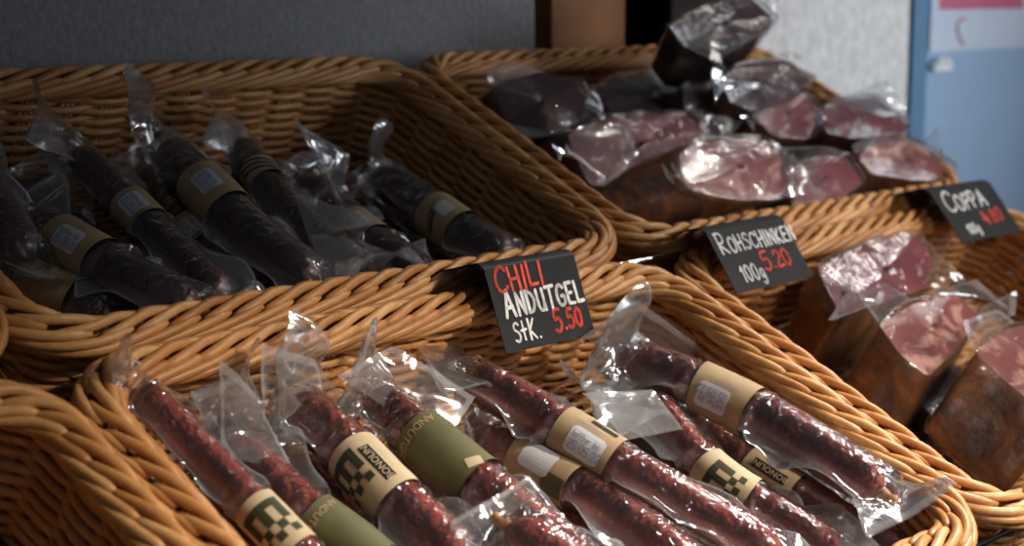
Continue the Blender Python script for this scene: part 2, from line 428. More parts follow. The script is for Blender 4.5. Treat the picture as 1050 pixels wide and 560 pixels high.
price_card('black folded price card reading CHILI ANDUTGEL between the two sausage baskets', (495, 273), (587, 258), (611, 343), (518, 363),
           [('CHILI', .075, .33, .27, 'r', 1.0, .040, .02, 1.05, 'red handwritten word CHILI'), ('ANDUTGEL', .10, .61, .25, 'w', .84, .044, .01, 1.12, 'white handwritten word ANDUTGEL'),
            ('StK.', .13, .90, .23, 'w', .8, .030, .0, 1.0, 'white handwritten StK.'), ('5.50', .58, .88, .215, 'r', .86, .042, .05, 1.25, 'red handwritten price 5.50')])
price_card('black folded price card reading ROHSCHINKEN on the rim above the ham blocks', (722, 236), (801, 222), (832, 285), (757, 300),
           [('ROHSCHINKEN', .06, .40, .235, 'w', .95, .036, .0, 1.3, 'white handwritten word ROHSCHINKEN'), ('100g', .16, .86, .24, 'w', .85, .034, .0, 1.0, 'white handwritten 100g'),
            ('5.20', .47, .76, .25, 'r', 1.15, .040, .03, 1.2, 'red handwritten price 5.20')])
price_card('black folded price card reading COPPA on the rim at the right edge', (952, 195), (1014, 186), (1044, 236), (990, 251),
           [('COPPA', .10, .45, .28, 'w', 1.15, .040, .03, 1.3, 'white handwritten word COPPA'), ('100g', .20, .88, .17, 'w', .85, .030, .05, 1.0, 'white handwritten 100g'),
            ('4.80', .53, .76, .24, 'r', 1.15, .034, .05, 1.0, 'red handwritten price 4.80')])

# ------------------------------------------------------------------ sausages in plastic
def catmull(pts, n):
    pts = [Vector(p) for p in pts]; m = len(pts); out = []
    ext = [pts[0] * 2 - pts[1]] + pts + [pts[-1] * 2 - pts[-2]]
    seg = []
    for i in range(m - 1):
        p0, p1, p2, p3 = ext[i:i + 4]
        for k in range(24):
            t = k / 24
            seg.append(.5 * (2 * p1 + (p2 - p0) * t + (2 * p0 - 5 * p1 + 4 * p2 - p3) * t * t + (3 * p1 - p0 - 3 * p2 + p3) * t ** 3))
    seg.append(pts[-1])
    cum = [0]
    for a, b in zip(seg[:-1], seg[1:]): cum.append(cum[-1] + (b - a).length)
    tot = cum[-1]; j = 0
    for i in range(n):
        d = tot * i / (n - 1)
        while j < len(cum) - 2 and cum[j + 1] < d: j += 1
        q = (d - cum[j]) / max(1e-9, cum[j + 1] - cum[j]); out.append(seg[j].lerp(seg[j + 1], min(1, q)))
    return out, tot
def frames(pts, upv=NW):
    n = len(pts); T = [(pts[min(n - 1, i + 1)] - pts[max(0, i - 1)]).normalized() for i in range(n)]
    m = n // 2; U = [None] * n
    u = upv - T[m] * upv.dot(T[m]); U[m] = u.normalized()
    for i in list(range(m + 1, n)): u = U[i - 1] - T[i] * U[i - 1].dot(T[i]); U[i] = u.normalized()
    for i in range(m - 1, -1, -1): u = U[i + 1] - T[i] * U[i + 1].dot(T[i]); U[i] = u.normalized()
    return T, U, [t.cross(u) for t, u in zip(T, U)]
def ridge(p, f, seed):
    q = p * f + V(seed * 3.7, seed * 1.3, -seed * 2.1)
    return 1 - 2.6 * abs(noise.noise(q))
def flap_grid(vs, fs, mi, p0, p1, q0, q1, seed, amp=.004, nx=14, ny=12, layer=.0006):
    """crumpled double sheet from base edge p0-p1 to tip edge q0-q1"""
    nrm = (p1 - p0).cross(q0 - p0).normalized()
    for sgn in (1, -1):
        b = len(vs)
        for j in range(ny + 1):
            t = j / ny
            for i in range(nx + 1):
                s = i / nx; p = p0.lerp(p1, s).lerp(q0.lerp(q1, s), t)
                a = amp * (.25 + t)
                vs.append(p + nrm * (ridge(p, 34, seed) * a + noise.noise(p * 18 + V(seed, 0, 0)) * amp * 2.2 * t + sgn * layer * (1 - abs(2 * s - 1))) )
        for j in range(ny):
            for i in range(nx):
                q = b + j * (nx + 1) + i; fs.append((q, q + 1, q + nx + 2, q + nx + 1)); mi.append(1 if (j > ny - 3 or i in (0, nx - 1)) else 0)
def PV(px, py, v):
    """point at depth v of the display (a plane parallel to the back walls of the baskets) seen at a pixel"""
    r = ray(px, py); return CAM + r * (v / r.dot(DW))
def PA(p): return PV(*p[1:]) if p[0] == 'v' else P(*p)
def bpt(p): return PA(p) if len(p) == 3 or p[0] == 'v' else B(*p[:3])      # (px, py, h) or (u, v, h, 'b')
def text_mesh(txt, size):
    cu = bpy.data.curves.new('t', 'FONT'); cu.body = txt; cu.size = size; cu.align_x = 'CENTER'; cu.align_y = 'CENTER'; cu.resolution_u = 2
    o = bpy.data.objects.new('t', cu); C.objects.link(o)
    dg = bpy.context.evaluated_depsgraph_get(); me = o.evaluated_get(dg).to_mesh()
    vs = [tuple(v.co) for v in me.vertices]; fs = [tuple(p.vertices) for p in me.polygons]
    o.evaluated_get(dg).to_mesh_clear(); bpy.data.objects.remove(o); bpy.data.curves.remove(cu)
    return vs, fs
def pack(label, pts, r, tipA, tipB, wA=.035, wB=.03, bands=(), group='x', seed=0, mat='salami', fin=.020, twA=0.0, twB=0.0, bulge=None, ends=(0, 0), film='film', curl=.35, crumple=1.0, cat='sausage', extra=()):
    W = [bpt(p) for p in pts]
    mid = W[len(W) // 2]
    base = (W[0] + W[-1]) / 2 - NW * r
    wA = wA * 1.3 if wA > .012 else wA; wB = wB * 1.2
    root = thing('packed_sausage', label, cat, base, group=group)
    n = 72; cp, L = catmull(W, n); T, U, S = frames(cp)
    # --- sausage
    vs = []; fs = []; K = 22
    for i in range(n):
        t = i / (n - 1); d = min(t, 1 - t) * L
        e = min(1, d / (r * 1.5)); rad = r * math.sqrt(max(0, 1 - (1 - e) ** 2.2)) if e < 1 else r
        rad = max(rad, .0016)
        if bulge:
            for (bt, ba, bw) in bulge: rad *= 1 + ba * math.exp(-((t - bt) / bw) ** 2)
        for k in range(K):
            a = 2 * PI * k / K; dr = S[i] * math.cos(a) + U[i] * math.sin(a)
            nn = noise.noise((cp[i] + dr * r) * 55 + V(seed, 0, 0)) * .035 + noise.noise((cp[i] + dr * r) * 22 + V(0, seed, 0)) * .035
            vs.append(cp[i] + dr * rad * (1 + nn))
    for i in range(n - 1):
        for k in range(K): fs.append((i * K + k, i * K + (k + 1) % K, (i + 1) * K + (k + 1) % K, (i + 1) * K + k))
    fs.append(tuple(reversed(range(K)))); fs.append(tuple((n - 1) * K + k for k in range(K)))
    mesh_obj('sausage', vs, fs, M[mat], root)
    for q, (i0, sg) in enumerate(((0, -1), (n - 1, 1))):
        if ends[q]:
            mb = MB(); a = cp[i0]; d = T[i0] * sg
            mb.tube([a - d * .004, a + d * .003, a + d * .007 + U[i0] * .001, a + d * .012 + U[i0] * .002], [.0055, .005, .0028, .0038], 9)
            o = mb.build('tied_end', M['tip'], root); o['label'] = 'ochre tied casing end'
    # --- bag
    ta = bpt(tipA); tb = bpt(tipB)
    LA = (ta - W[0]).length; LB = (tb - W[-1]).length; tot_est = LA + L + LB
    bp, BLn = catmull([ta] + [cp[0]] + [cp[int(n * f / 12)] for f in range(1, 12)] + [cp[-1]] + [tb], 110)
    T2, U2, S2 = frames(bp); nb = 110; NT = 34
    qa = min(range(nb), key=lambda i: (bp[i] - cp[0]).length) / (nb - 1); qb = min(range(nb), key=lambda i: (bp[i] - cp[-1]).length) / (nb - 1); qa = max(qa, .01); qb = min(qb, .99)
    bandpos = [(qa + (qb - qa) * b['t'], b['len'] / BLn / 2) for b in bands]
    cl = []; vs = []; fs = []; mi = []
    for i in range(nb):
        q = i / (nb - 1)
        if q < qa:
            x = 1 - q / qa; e = r * 1.09 * (1 - min(1, x * 2.2)) ** 1.2 if x * 2.2 < 1 else 0; e = max(e, .0009)
            w = (r + fin) + (wA - r - fin) * x ** .7; tw = twA * x * x
        elif q > qb:
            x = (q - qb) / (1 - qb); e = r * 1.09 * (1 - min(1, x * 2.2)) ** 1.2 if x * 2.2 < 1 else 0; e = max(e, .0009)
            w = (r + fin) + (wB - r - fin) * x ** .7; tw = twB * x * x
        else:
            e = r * 1.09; w = r + fin * (1 + .3 * math.sin(q * 23 + seed)); tw = 0
            dd = min(q - qa, qb - q) * BLn
            if dd < r: e = r * 1.09
        if bulge and qa < q < qb:
            tt = (q - qa) / (qb - qa)
            for (bt, ba, bw) in bulge: e *= 1 + max(0, ba) * math.exp(-((tt - bt) / bw) ** 2)
        pinch = 1.0
        for (bq, bh) in bandpos:
            dd = abs(q - bq) - bh
            k = max(0, min(1, 1 - dd * BLn / .022)) if dd > 0 else 1
            pinch = min(pinch, 1 - k ** 1.5)
        w = w * pinch + (e * 1.02 + .0005) * (1 - pinch) if q > 0 else w
        c, s_ = math.cos(tw), math.sin(tw); sd = S2[i] * c + U2[i] * s_; uu = U2[i] * c - S2[i] * s_
        rowt = []; rowb = []; cl.append(e / w if e > r * .7 else 0)
        for j in range(NT + 1):
            t = -1 + 2 * j / NT; xx = w * t; ax = abs(xx)
            if e > .002:
                z = math.sqrt(max(0, e * e - xx * xx)) if ax < e * .78 else e * .626 * math.exp(-max(0, ax - e * .78) ** 1.3 / (e * .27) ** 1.3)
            else: z = e
            z = z * (1 if ax < w * .97 or pinch < .5 else .0) + .0003
            if pinch < .5: z = math.sqrt(max(0, 1 - t * t)) * e
            cur = curl * max(0, ax - e) ** 1.2 * 6 * math.sin(q * 13 + seed * 2 + (2.2 if t > 0 else 0)) * .5 * pinch
            edgew = 0 if e <= .002 else max(0, min(1, (1.5 - ax / e) / .4))
            pos = bp[i] + sd * xx
            amp = .0014 * (1 - .7 * edgew) * pinch * crumple
            na = ridge(pos, 20, seed) * amp * 1.5 + ridge(pos, 60, seed + 5) * amp * .35
            w2 = noise.noise(pos * 17 + V(seed, seed, 0)) * .012 * pinch * (1 - edgew) * crumple
            rowt.append(pos + uu * (z + cur + w2 + na * .8)); 
            nb2 = ridge(pos, 24, seed + 9) * amp
            rowb.append(pos + uu * (-z + cur + w2 + (nb2 * .6 if 0 < j < NT else na * .8)))
        rowb[0] = rowt[0] - uu * .0002; rowb[-1] = rowt[-1] - uu * .0002
        vs += rowt + rowb
    W1 = NT + 1
    for i in range(nb - 1):
        for j in range(NT):
            a = i * 2 * W1 + j; b = a + 2 * W1; se = 1 if (j in (0, NT - 1) or i < 2 or i > nb - 4) else (2 if cl[i] and abs(-1 + 2 * (j + .5) / NT) < cl[i] else 0)
            fs.append((a, a + 1, b + 1, b)); fs.append((a + W1, b + W1, b + W1 + 1, a + W1 + 1)); mi += [se, se]
    for q_, ex in enumerate(extra):
        flap_grid(vs, fs, mi, PA(ex[0]), PA(ex[1]), PA(ex[2]), PA(ex[3]), seed + q_ * 2.3, amp=.0022, nx=18, ny=16)
    mesh_obj('plastic_bag', vs, fs, [M[film], M['seam'], M['cling']], root, midx=mi)
    # --- paper labels
    for b in bands:
        i0 = b['t'] * (n - 1); Rb = r * (1.12 + b.get('dr', 0)) + .0012
        ci = int(i0); c0 = cp[ci]; T0, U0, S0 = T[ci], U[ci], S[ci]
        def mp(a, phi, dr=0, c0=c0, ci=ci):
            ds = a / L * (n - 1); idx = max(0, min(n - 1.001, i0 + ds)); k = int(idx); fr = idx - k
            cc = cp[k].lerp(cp[k + 1], fr); uu = U[k].lerp(U[k + 1], fr).normalized(); ss = S[k].lerp(S[k + 1], fr).normalized()
            wob = 1 + .02 * noise.noise(V(a * 60, math.cos(phi) * 1.5, math.sin(phi) * 1.5 + seed))
            return cc + (ss * math.cos(phi) + uu * math.sin(phi)) * (Rb * wob + dr)
        cv = CAM - c0; phic = math.atan2(cv.dot(U0), cv.dot(S0)) + b.get('rot', 0)
        # x direction on screen: +a runs along the path; phi increases from side towards up
        HL = b['len'] / 2; nv = []; nf = []; A = 14; K2 = 40; sk = b.get('skew', 0)
        for i in range(A + 1):
            for k in range(K2):
                ph = 2 * PI * k / K2; nv.append(mp(-HL + 2 * HL * i / A + sk * math.sin(ph - phic), ph))
        for i in range(A):
            for k in range(K2): nf.append((i * K2 + k, i * K2 + (k + 1) % K2, (i + 1) * K2 + (k + 1) % K2, (i + 1) * K2 + k))
        lab = mesh_obj('paper_label', nv, nf, M[b.get('mat', 'kraft')], root)
        lab['label'] = b.get('desc', 'brown paper wrap label')
        def dm(x, y, dr): return mp(x, phic - y / Rb, dr)      # x along the sausage, y across it in metres (+y to the lower-left side)
        def rect(mb, x0, y0, x1, y1, dr, ang=0.0, cut=0.0):
            nx = 8; ny = 8; b_ = len(mb.v); cx, cy = (x0 + x1) / 2, (y0 + y1) / 2; ca, sa = math.cos(ang), math.sin(ang)
            for i in range(nx + 1):
                for j in range(ny + 1):
                    x = x0 + (x1 - x0) * i / nx - cx; y = y0 + (y1 - y0) * j / ny - cy
                    if cut:   # chamfered corners
                        hx, hy = (x1 - x0) / 2, (y1 - y0) / 2; ov = abs(x) / hx + abs(y) / hy - (2 - cut)
                        if ov > 0: x -= math.copysign(ov * hx / 2, x); y -= math.copysign(ov * hy / 2, y)
                    mb.v.append(dm(cx + x * ca - y * sa, cy + x * sa + y * ca, dr))
            for i in range(nx):
                for j in range(ny): q = b_ + i * (ny + 1) + j; mb.f.append((q, q + 1, q + ny + 2, q + ny + 1))
        def sub(mb, name, m, desc=None):
            o = child_of(lab, root, name, mb.v, mb.f, M[m], smooth=False)
            if desc: o['label'] = desc
            return o
        for it in b.get('items', ()):
            k = it[0]
            if k == 'sticker':
                _, x, y, w_, h_, ang, date, flip = it
                mb = MB(); rect(mb, x - w_ / 2, y - h_ / 2, x + w_ / 2, y + h_ / 2, .0005, ang, .2); st_ = sub(mb, 'date_sticker', 'sticker', 'white best before sticker')
                if date:
                    mb = MB(); sgn = -1 if flip else 1; ca, sa = math.cos(ang), math.sin(ang)
                    def f2(a, c):
                        a, c = sgn * a, sgn * c
                        return dm(x + a * ca - c * sa, y + a * sa + c * ca, .0009)
                    strokes('haltbar bis', -w_ * .42, h_ * .10, h_ * .24, lambda a, c: f2(a, -c), .0006, mb, gap=.1, sx=.95)
                    strokes(date, -w_ * .42, -h_ * .32, h_ * .32, lambda a, c: f2(a, -c), .0008, mb, gap=.12, sx=.9)
                    sub(mb, 'sticker_writing', 'ink_grey')
            elif k == 'text':
                _, txt, x, y, size, ang, m, dr = it
                v_, f_ = text_mesh(txt, size); ca, sa = math.cos(ang), math.sin(ang); mb = MB()
                mb.v = [dm(x + p[0] * ca + p[1] * sa, y + p[0] * sa - p[1] * ca, dr) for p in v_]; mb.f = f_; sub(mb, 'printed_text', m)
            elif k == 'box':
                _, x0, y0, x1, y1, m, dr, ang = it
                mb = MB(); rect(mb, x0, y0, x1, y1, dr, ang); sub(mb, 'printed_block', m)
            elif k == 'blocks':      # stepped block emblem
                _, x, y, c, m = it; mb = MB()
                for (gx, gy, gw, gh) in ((0, 0, 1, 5), (1, 0, 2, 1), (1, 2, 2, 1), (1, 4, 2, 1), (3, 1, 1, 1), (3, 3, 1, 1), (4, 0, 1, 1), (4, 2, 1, 1), (4, 4, 1, 1)):
                    rect(mb, x + gx * c, y + gy * c, x + (gx + gw) * c, y + (gy + gh) * c, .0004)
                sub(mb, 'printed_emblem', m)
            elif k == 'lines':
                _, x, y, w_, cnt, gp, m = it; mb = MB(); rg = random.Random(seed)
                for q in range(cnt):
                    xx = x - w_ / 2
                    while xx < x + w_ / 2 - .002:
                        ww = rg.uniform(.0012, .0035); rect(mb, xx, y + q * gp, xx + ww, y + q * gp + .0005, .0004); xx += ww + .0008
                sub(mb, 'fine_print', m)
    return root
STK = lambda x, y, ang=0.0, date='25.05.22', flip=False, w=.031, h=.023: ('sticker', x, y, w, h, ang, date, flip)
LOGO = lambda x, y, ang=PI: [('box', x - .0175, y - .0043, x + .0175, y + .0043, 'ink', .0004, 0), ('text', 'BONOLINI', x, y, .0078, ang, 'kraft_pale', .0008)]
gC = 'plastic wrapped dry sausages in the front basket'
gA = 'plastic wrapped dark sausages in the back basket'
# front basket
pack('thin red sausage in clear plastic lying along the left rim of the front basket', [(141, 398, -.006), (212, 470, -.018), (296, 556, -.022), (338, 598, -.026)], .0128, ('v', 128, 354, .735), (390, 650, -.03), .010, .02,
     [dict(t=.74, len=.046, mat='kraft_pale', rot=.1, desc='pale paper label with stepped emblem', items=[('blocks', -.015, -.014, .0062, 'ink_olive')])], gC, 1, fin=.010)
pack('red sausage under a tall upright plastic flap with an olive label, second from the left', [(236, 452, -.045), (300, 515, -.045), (360, 560, -.045), (430, 620, -.045)], .0165, ('v', 240, 378, .715), (470, 660, -.03), .034, .03,
     [dict(t=.64, len=.06, mat='olive', rot=.1, desc='olive paper label', items=[('text', 'ANDUTGEL', -.022, .0, .0075, PI / 2, 'kraft', .0006)])], gC, 2, fin=.02, extra=[(('v', 228, 470, .67), ('v', 300, 480, .66), ('v', 222, 366, .70), ('v', 262, 404, .70))])
pack('red sausage with a pale label, dark block emblem and printed name, third from the left', [(300, 410, -.035), (350, 455, -.032), (400, 507, -.03), (480, 585, -.03)], .0178, ('v', 288, 362, .728), (520, 625, -.03), .036, .03,
     [dict(t=.50, len=.056, mat='kraft_pale', rot=.0, desc='pale paper label with printed name', items=LOGO(.003, -.0095, 0 + PI) + [('blocks', -.020, -.002, .0064, 'ink_olive'), ('lines', .004, -.018, .018, 1, .0015, 'ink_grey')])], gC, 3, ends=(1, 0), fin=.018, extra=[(('v', 268, 432, .70), ('v', 340, 440, .70), ('v', 266, 352, .73), ('v', 322, 368, .73))])
pack('red sausage with a wide olive label in the middle of the front basket', [(382, 404, -.03), (440, 455, -.02), (520, 520, -.018), (600, 585, -.02)], .0175, ('v', 360, 378, .715), (640, 615, -.02), .035, .03,
     [dict(t=.42, len=.062, mat='olive', rot=.05, dr=.06, desc='olive paper label with pale ovals', items=[('text', 'ANDUTGEL', -.024, .004, .0085, PI / 2, 'kraft', .0006), ('box', .022, -.016, .030, -.004, 'kraft_pale', .0004, .4)])], gC, 4, ends=(1, 0), fin=.02)
pack('long red sausage with a kraft label and best before sticker, lying across the middle', [(478, 384, -.045), (560, 430, -.035), (660, 492, -.03), (800, 572, -.03)], .0172, ('v', 436, 360, .725), (850, 600, -.03), .033, .03,
     [dict(t=.42, len=.052, mat='kraft', rot=.0, skew=0, desc='kraft paper label', items=[STK(.004, .002, .0), ('lines', .0, -.0150, .028, 2, .0018, 'ink_grey'), ('box', -.004, -.0235, .020, -.019, 'ink', .0004, 0)])], gC, 5, fin=.016, mat='salami', extra=[(('v', 345, 386, .70), ('v', 455, 456, .64), ('v', 400, 356, .715), ('v', 486, 408, .66))])
pack('sausage with a kraft and olive label half hidden beneath the wide olive one', [(500, 448, -.075), (560, 482, -.062), (630, 525, -.05), (720, 590, -.045)], .0165, (465, 410, -.05), (760, 610, -.04), .03, .03,
     [dict(t=.30, len=.06, mat='kraft', rot=.0, desc='kraft and olive paper label', items=[STK(-.003, -.005, 0, None), ('box', .008, .000, .029, .018, 'olive', .0004, 0)])], gC, 6)
pack('short front sausage with a pale tied end at the bottom edge of the photo', [(520, 540, -.005), (560, 565, -.005), (640, 620, -.01)], .0180, (500, 515, .0), (700, 660, -.02), .026, .03, [], gC, 7, ends=(1, 0))
pack('crooked red sausage with a pale emblem label and milky bag top', [(662, 414, -.05), (690, 440, -.045), (735, 487, -.045), (800, 530, -.045), (860, 568, -.045)], .0150, (606, 402, -.025), (900, 600, -.04), .034, .03,
     [dict(t=.52, len=.046, mat='kraft_pale', rot=.0, desc='pale paper label with stepped emblem', items=[('blocks', -.012, -.012, .0056, 'ink_olive')])], gC, 8, extra=[((640, 452, -.035), (700, 440, -.03), (598, 402, -.012), (668, 400, -.01))], bulge=[(.08, .22, .09), (.25, -.06, .1)], film='film_milky')
pack('sausage with printed name label almost hidden under the right hand one', [(700, 430, -.085), (790, 492, -.08), (880, 545, -.07), (930, 575, -.06)], .0165, (672, 405, -.07), (960, 600, -.05), .026, .026,
     [dict(t=.42, len=.05, mat='kraft', rot=.0, desc='kraft paper label with printed name', items=LOGO(.0, -.006, PI))], gC, 9, mat='salami_brown')
pack('thick brownish red sausage with kraft label beside the right rim of the front basket', [(642, 368, -.035), (730, 402, -.020), (820, 450, -.008), (905, 506, -.002)], .0195, ('v', 622, 330, .705), (932, 530, .0), .044, .034,
     [dict(t=.38, len=.054, mat='kraft', rot=.05, desc='kraft paper label', items=[STK(-.004, .006, .0, '25.05.22', True), ('lines', .002, -.012, .026, 3, .0018, 'ink_grey')])], gC, 10, mat='salami_brown', ends=(0, 1), fin=.024, extra=[(('v', 596, 346, .70), ('v', 716, 392, .66), ('v', 650, 306, .70), ('v', 740, 372, .66))])
# lower layer seen through the gaps
gL = 'sausages of the lower layer in the front basket'
for i, (a, b, s_) in enumerate((((.70, .72), (.72, .47), 'lower sausage glimpsed between the left rim and the tall flap'), ((.77, .71), (.79, .46), 'lower sausage glimpsed beneath the printed name label'), ((.86, .70), (.88, .46), 'lower sausage glimpsed under the wide olive label'),
                               ((.95, .69), (.97, .44), 'lower sausage glimpsed under the long middle one'), ((1.03, .68), (1.05, .43), 'lower sausage glimpsed left of the milky bag'), ((1.10, .66), (1.13, .43), 'lower sausage glimpsed by the right front corner'))):
    pack(s_ , [(a[0], a[1], -.082, 'b'), ((a[0] + b[0]) / 2 + .006, .57, -.084, 'b'), (b[0], b[1], -.082, 'b')], .0160, (a[0] - .01, a[1] + .02, -.07, 'b'), (b[0], b[1] - .03, -.075, 'b'), .024, .024, [], gL, 20 + i, mat='salami_brown')
# back basket
def KL(t=.5, rot=0.0, x=.002, y=-.004, ang=.0, ln=.055, items=None, **k): return dict(t=t, len=ln, mat='kraft', rot=rot, desc='kraft paper label with white sticker', items=items if items is not None else [STK(x, y, ang, '25.05.22', False, .028, .021)], **k)
pack('shaded sausage with glinting wrap in the left corner of the back basket', [(-40, 175, -.04), (-5, 215, -.04), (25, 265, -.035)], .0190, (-60, 140, -.02), (50, 290, -.03), .03, .03, [], gA, 31, mat='salami_shaded')
pack('shaded sausage with sticker label nearest the left front corner of the back basket', [(30, 228, -.055), (90, 262, -.035), (150, 296, -.025), (205, 318, -.02)], .0185, (10, 205, -.05), (225, 330, -.02), .03, .02, [KL(.38, .0)], gA, 32, mat='salami_shaded')
pack('long slim shaded sausage with small sticker label in the back basket', [(78, 158, -.045), (130, 208, -.038), (180, 258, -.03), (228, 306, -.025)], .0150, (42, 108, .015), (262, 322, -.02), .022, .03, [KL(.46, .0, ln=.040)], gA, 33, mat='salami_shaded', fin=.018)
pack('shaded sausage lying low between the long slim one and the pointed bag', [(150, 180, -.075), (195, 235, -.065), (230, 270, -.055), (262, 292, -.045)], .0175, (135, 160, -.07), (290, 305, -.03), .024, .024, [KL(.58, -.1, ln=.044)], gA, 34, mat='salami_shaded')
pack('thick shaded sausage whose bag ends in a long upright point', [(170, 152, -.035), (215, 198, -.028), (270, 252, -.024), (325, 292, -.02)], .0195, (127, 70, .04), (350, 300, -.015), .007, .03, [KL(.40, .0, x=.0, y=-.006, ln=.054)], gA, 35, mat='salami_shaded', fin=.02)
pack('shaded sausage with striped paper and a gathered neck in the back basket', [(245, 148, -.05), (275, 190, -.042), (320, 238, -.035), (372, 276, -.025)], .0150, (214, 112, -.01), (392, 262, .004), .026, .034,
     [dict(t=.30, len=.030, mat='kraft_pale', rot=.2, desc='pale paper label with dark stripes', items=[('box', -.011 + .008 * q, -.02, -.008 + .008 * q, .02, 'stripe', .0004, .35) for q in range(3)])], gA, 36, mat='salami_shaded', twB=.3, fin=.02, film='film_milky', extra=[((300, 196, -.015), (318, 250, -.02), (396, 228, .0), (352, 240, -.005)), ((318, 242, -.015), (332, 288, -.02), (352, 240, -.005), (386, 264, .0))])
pack('shaded sausage under a crinkled shiny bag top right of the centre of the back basket', [(335, 205, -.055), (365, 235, -.045), (400, 262, -.035), (440, 290, -.03)], .0170, (328, 160, .0), (460, 296, -.02), .034, .02, [KL(.46, .1, ln=.042)], gA, 37, mat='salami_shaded', film='film_milky', crumple=1.9)
pack('shaded sausage with printed name and sticker near the right rim of the back basket', [(385, 178, -.05), (425, 205, -.045), (475, 240, -.035), (525, 268, -.025)], .0195, (372, 150, -.02), (560, 276, -.01), .028, .024,
     [KL(.56, .0, ln=.044, items=[STK(.004, -.011, 0, None, False, .02, .015)] + [('box', -.0145, .001, .0145, .008, 'ink', .0004, 1.2), ('text', 'BONOLINI', 0, .0045, .006, 1.2, 'kraft_pale', .0008)])], gA, 38, mat='salami_shaded')
pack('shaded sausage with a plain label low behind the left front rim', [(-10, 270, -.07), (50, 298, -.06), (110, 322, -.05)], .0165, (-30, 255, -.06), (140, 336, -.04), .024, .02, [dict(t=.55, len=.05, mat='kraft', desc='plain kraft paper label')], gA, 39, mat='salami_shaded')
gAL = 'sausages of the lower layer in the back basket'
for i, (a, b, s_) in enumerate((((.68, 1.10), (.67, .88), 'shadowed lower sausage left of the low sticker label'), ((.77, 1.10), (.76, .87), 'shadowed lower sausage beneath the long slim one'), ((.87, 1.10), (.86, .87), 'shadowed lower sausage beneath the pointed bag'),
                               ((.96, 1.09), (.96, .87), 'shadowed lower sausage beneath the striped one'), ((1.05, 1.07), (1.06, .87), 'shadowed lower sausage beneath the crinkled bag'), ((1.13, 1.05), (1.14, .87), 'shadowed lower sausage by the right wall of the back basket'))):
    pack(s_, [(a[0], a[1], -.082, 'b'), ((a[0] + b[0]) / 2 + .006, .98, -.084, 'b'), (b[0], b[1], -.082, 'b')], .0165, (a[0] - .01, a[1] + .02, -.07, 'b'), (b[0], b[1] - .02, -.075, 'b'), .024, .024, [], gAL, 40 + i, mat='salami_shaded')

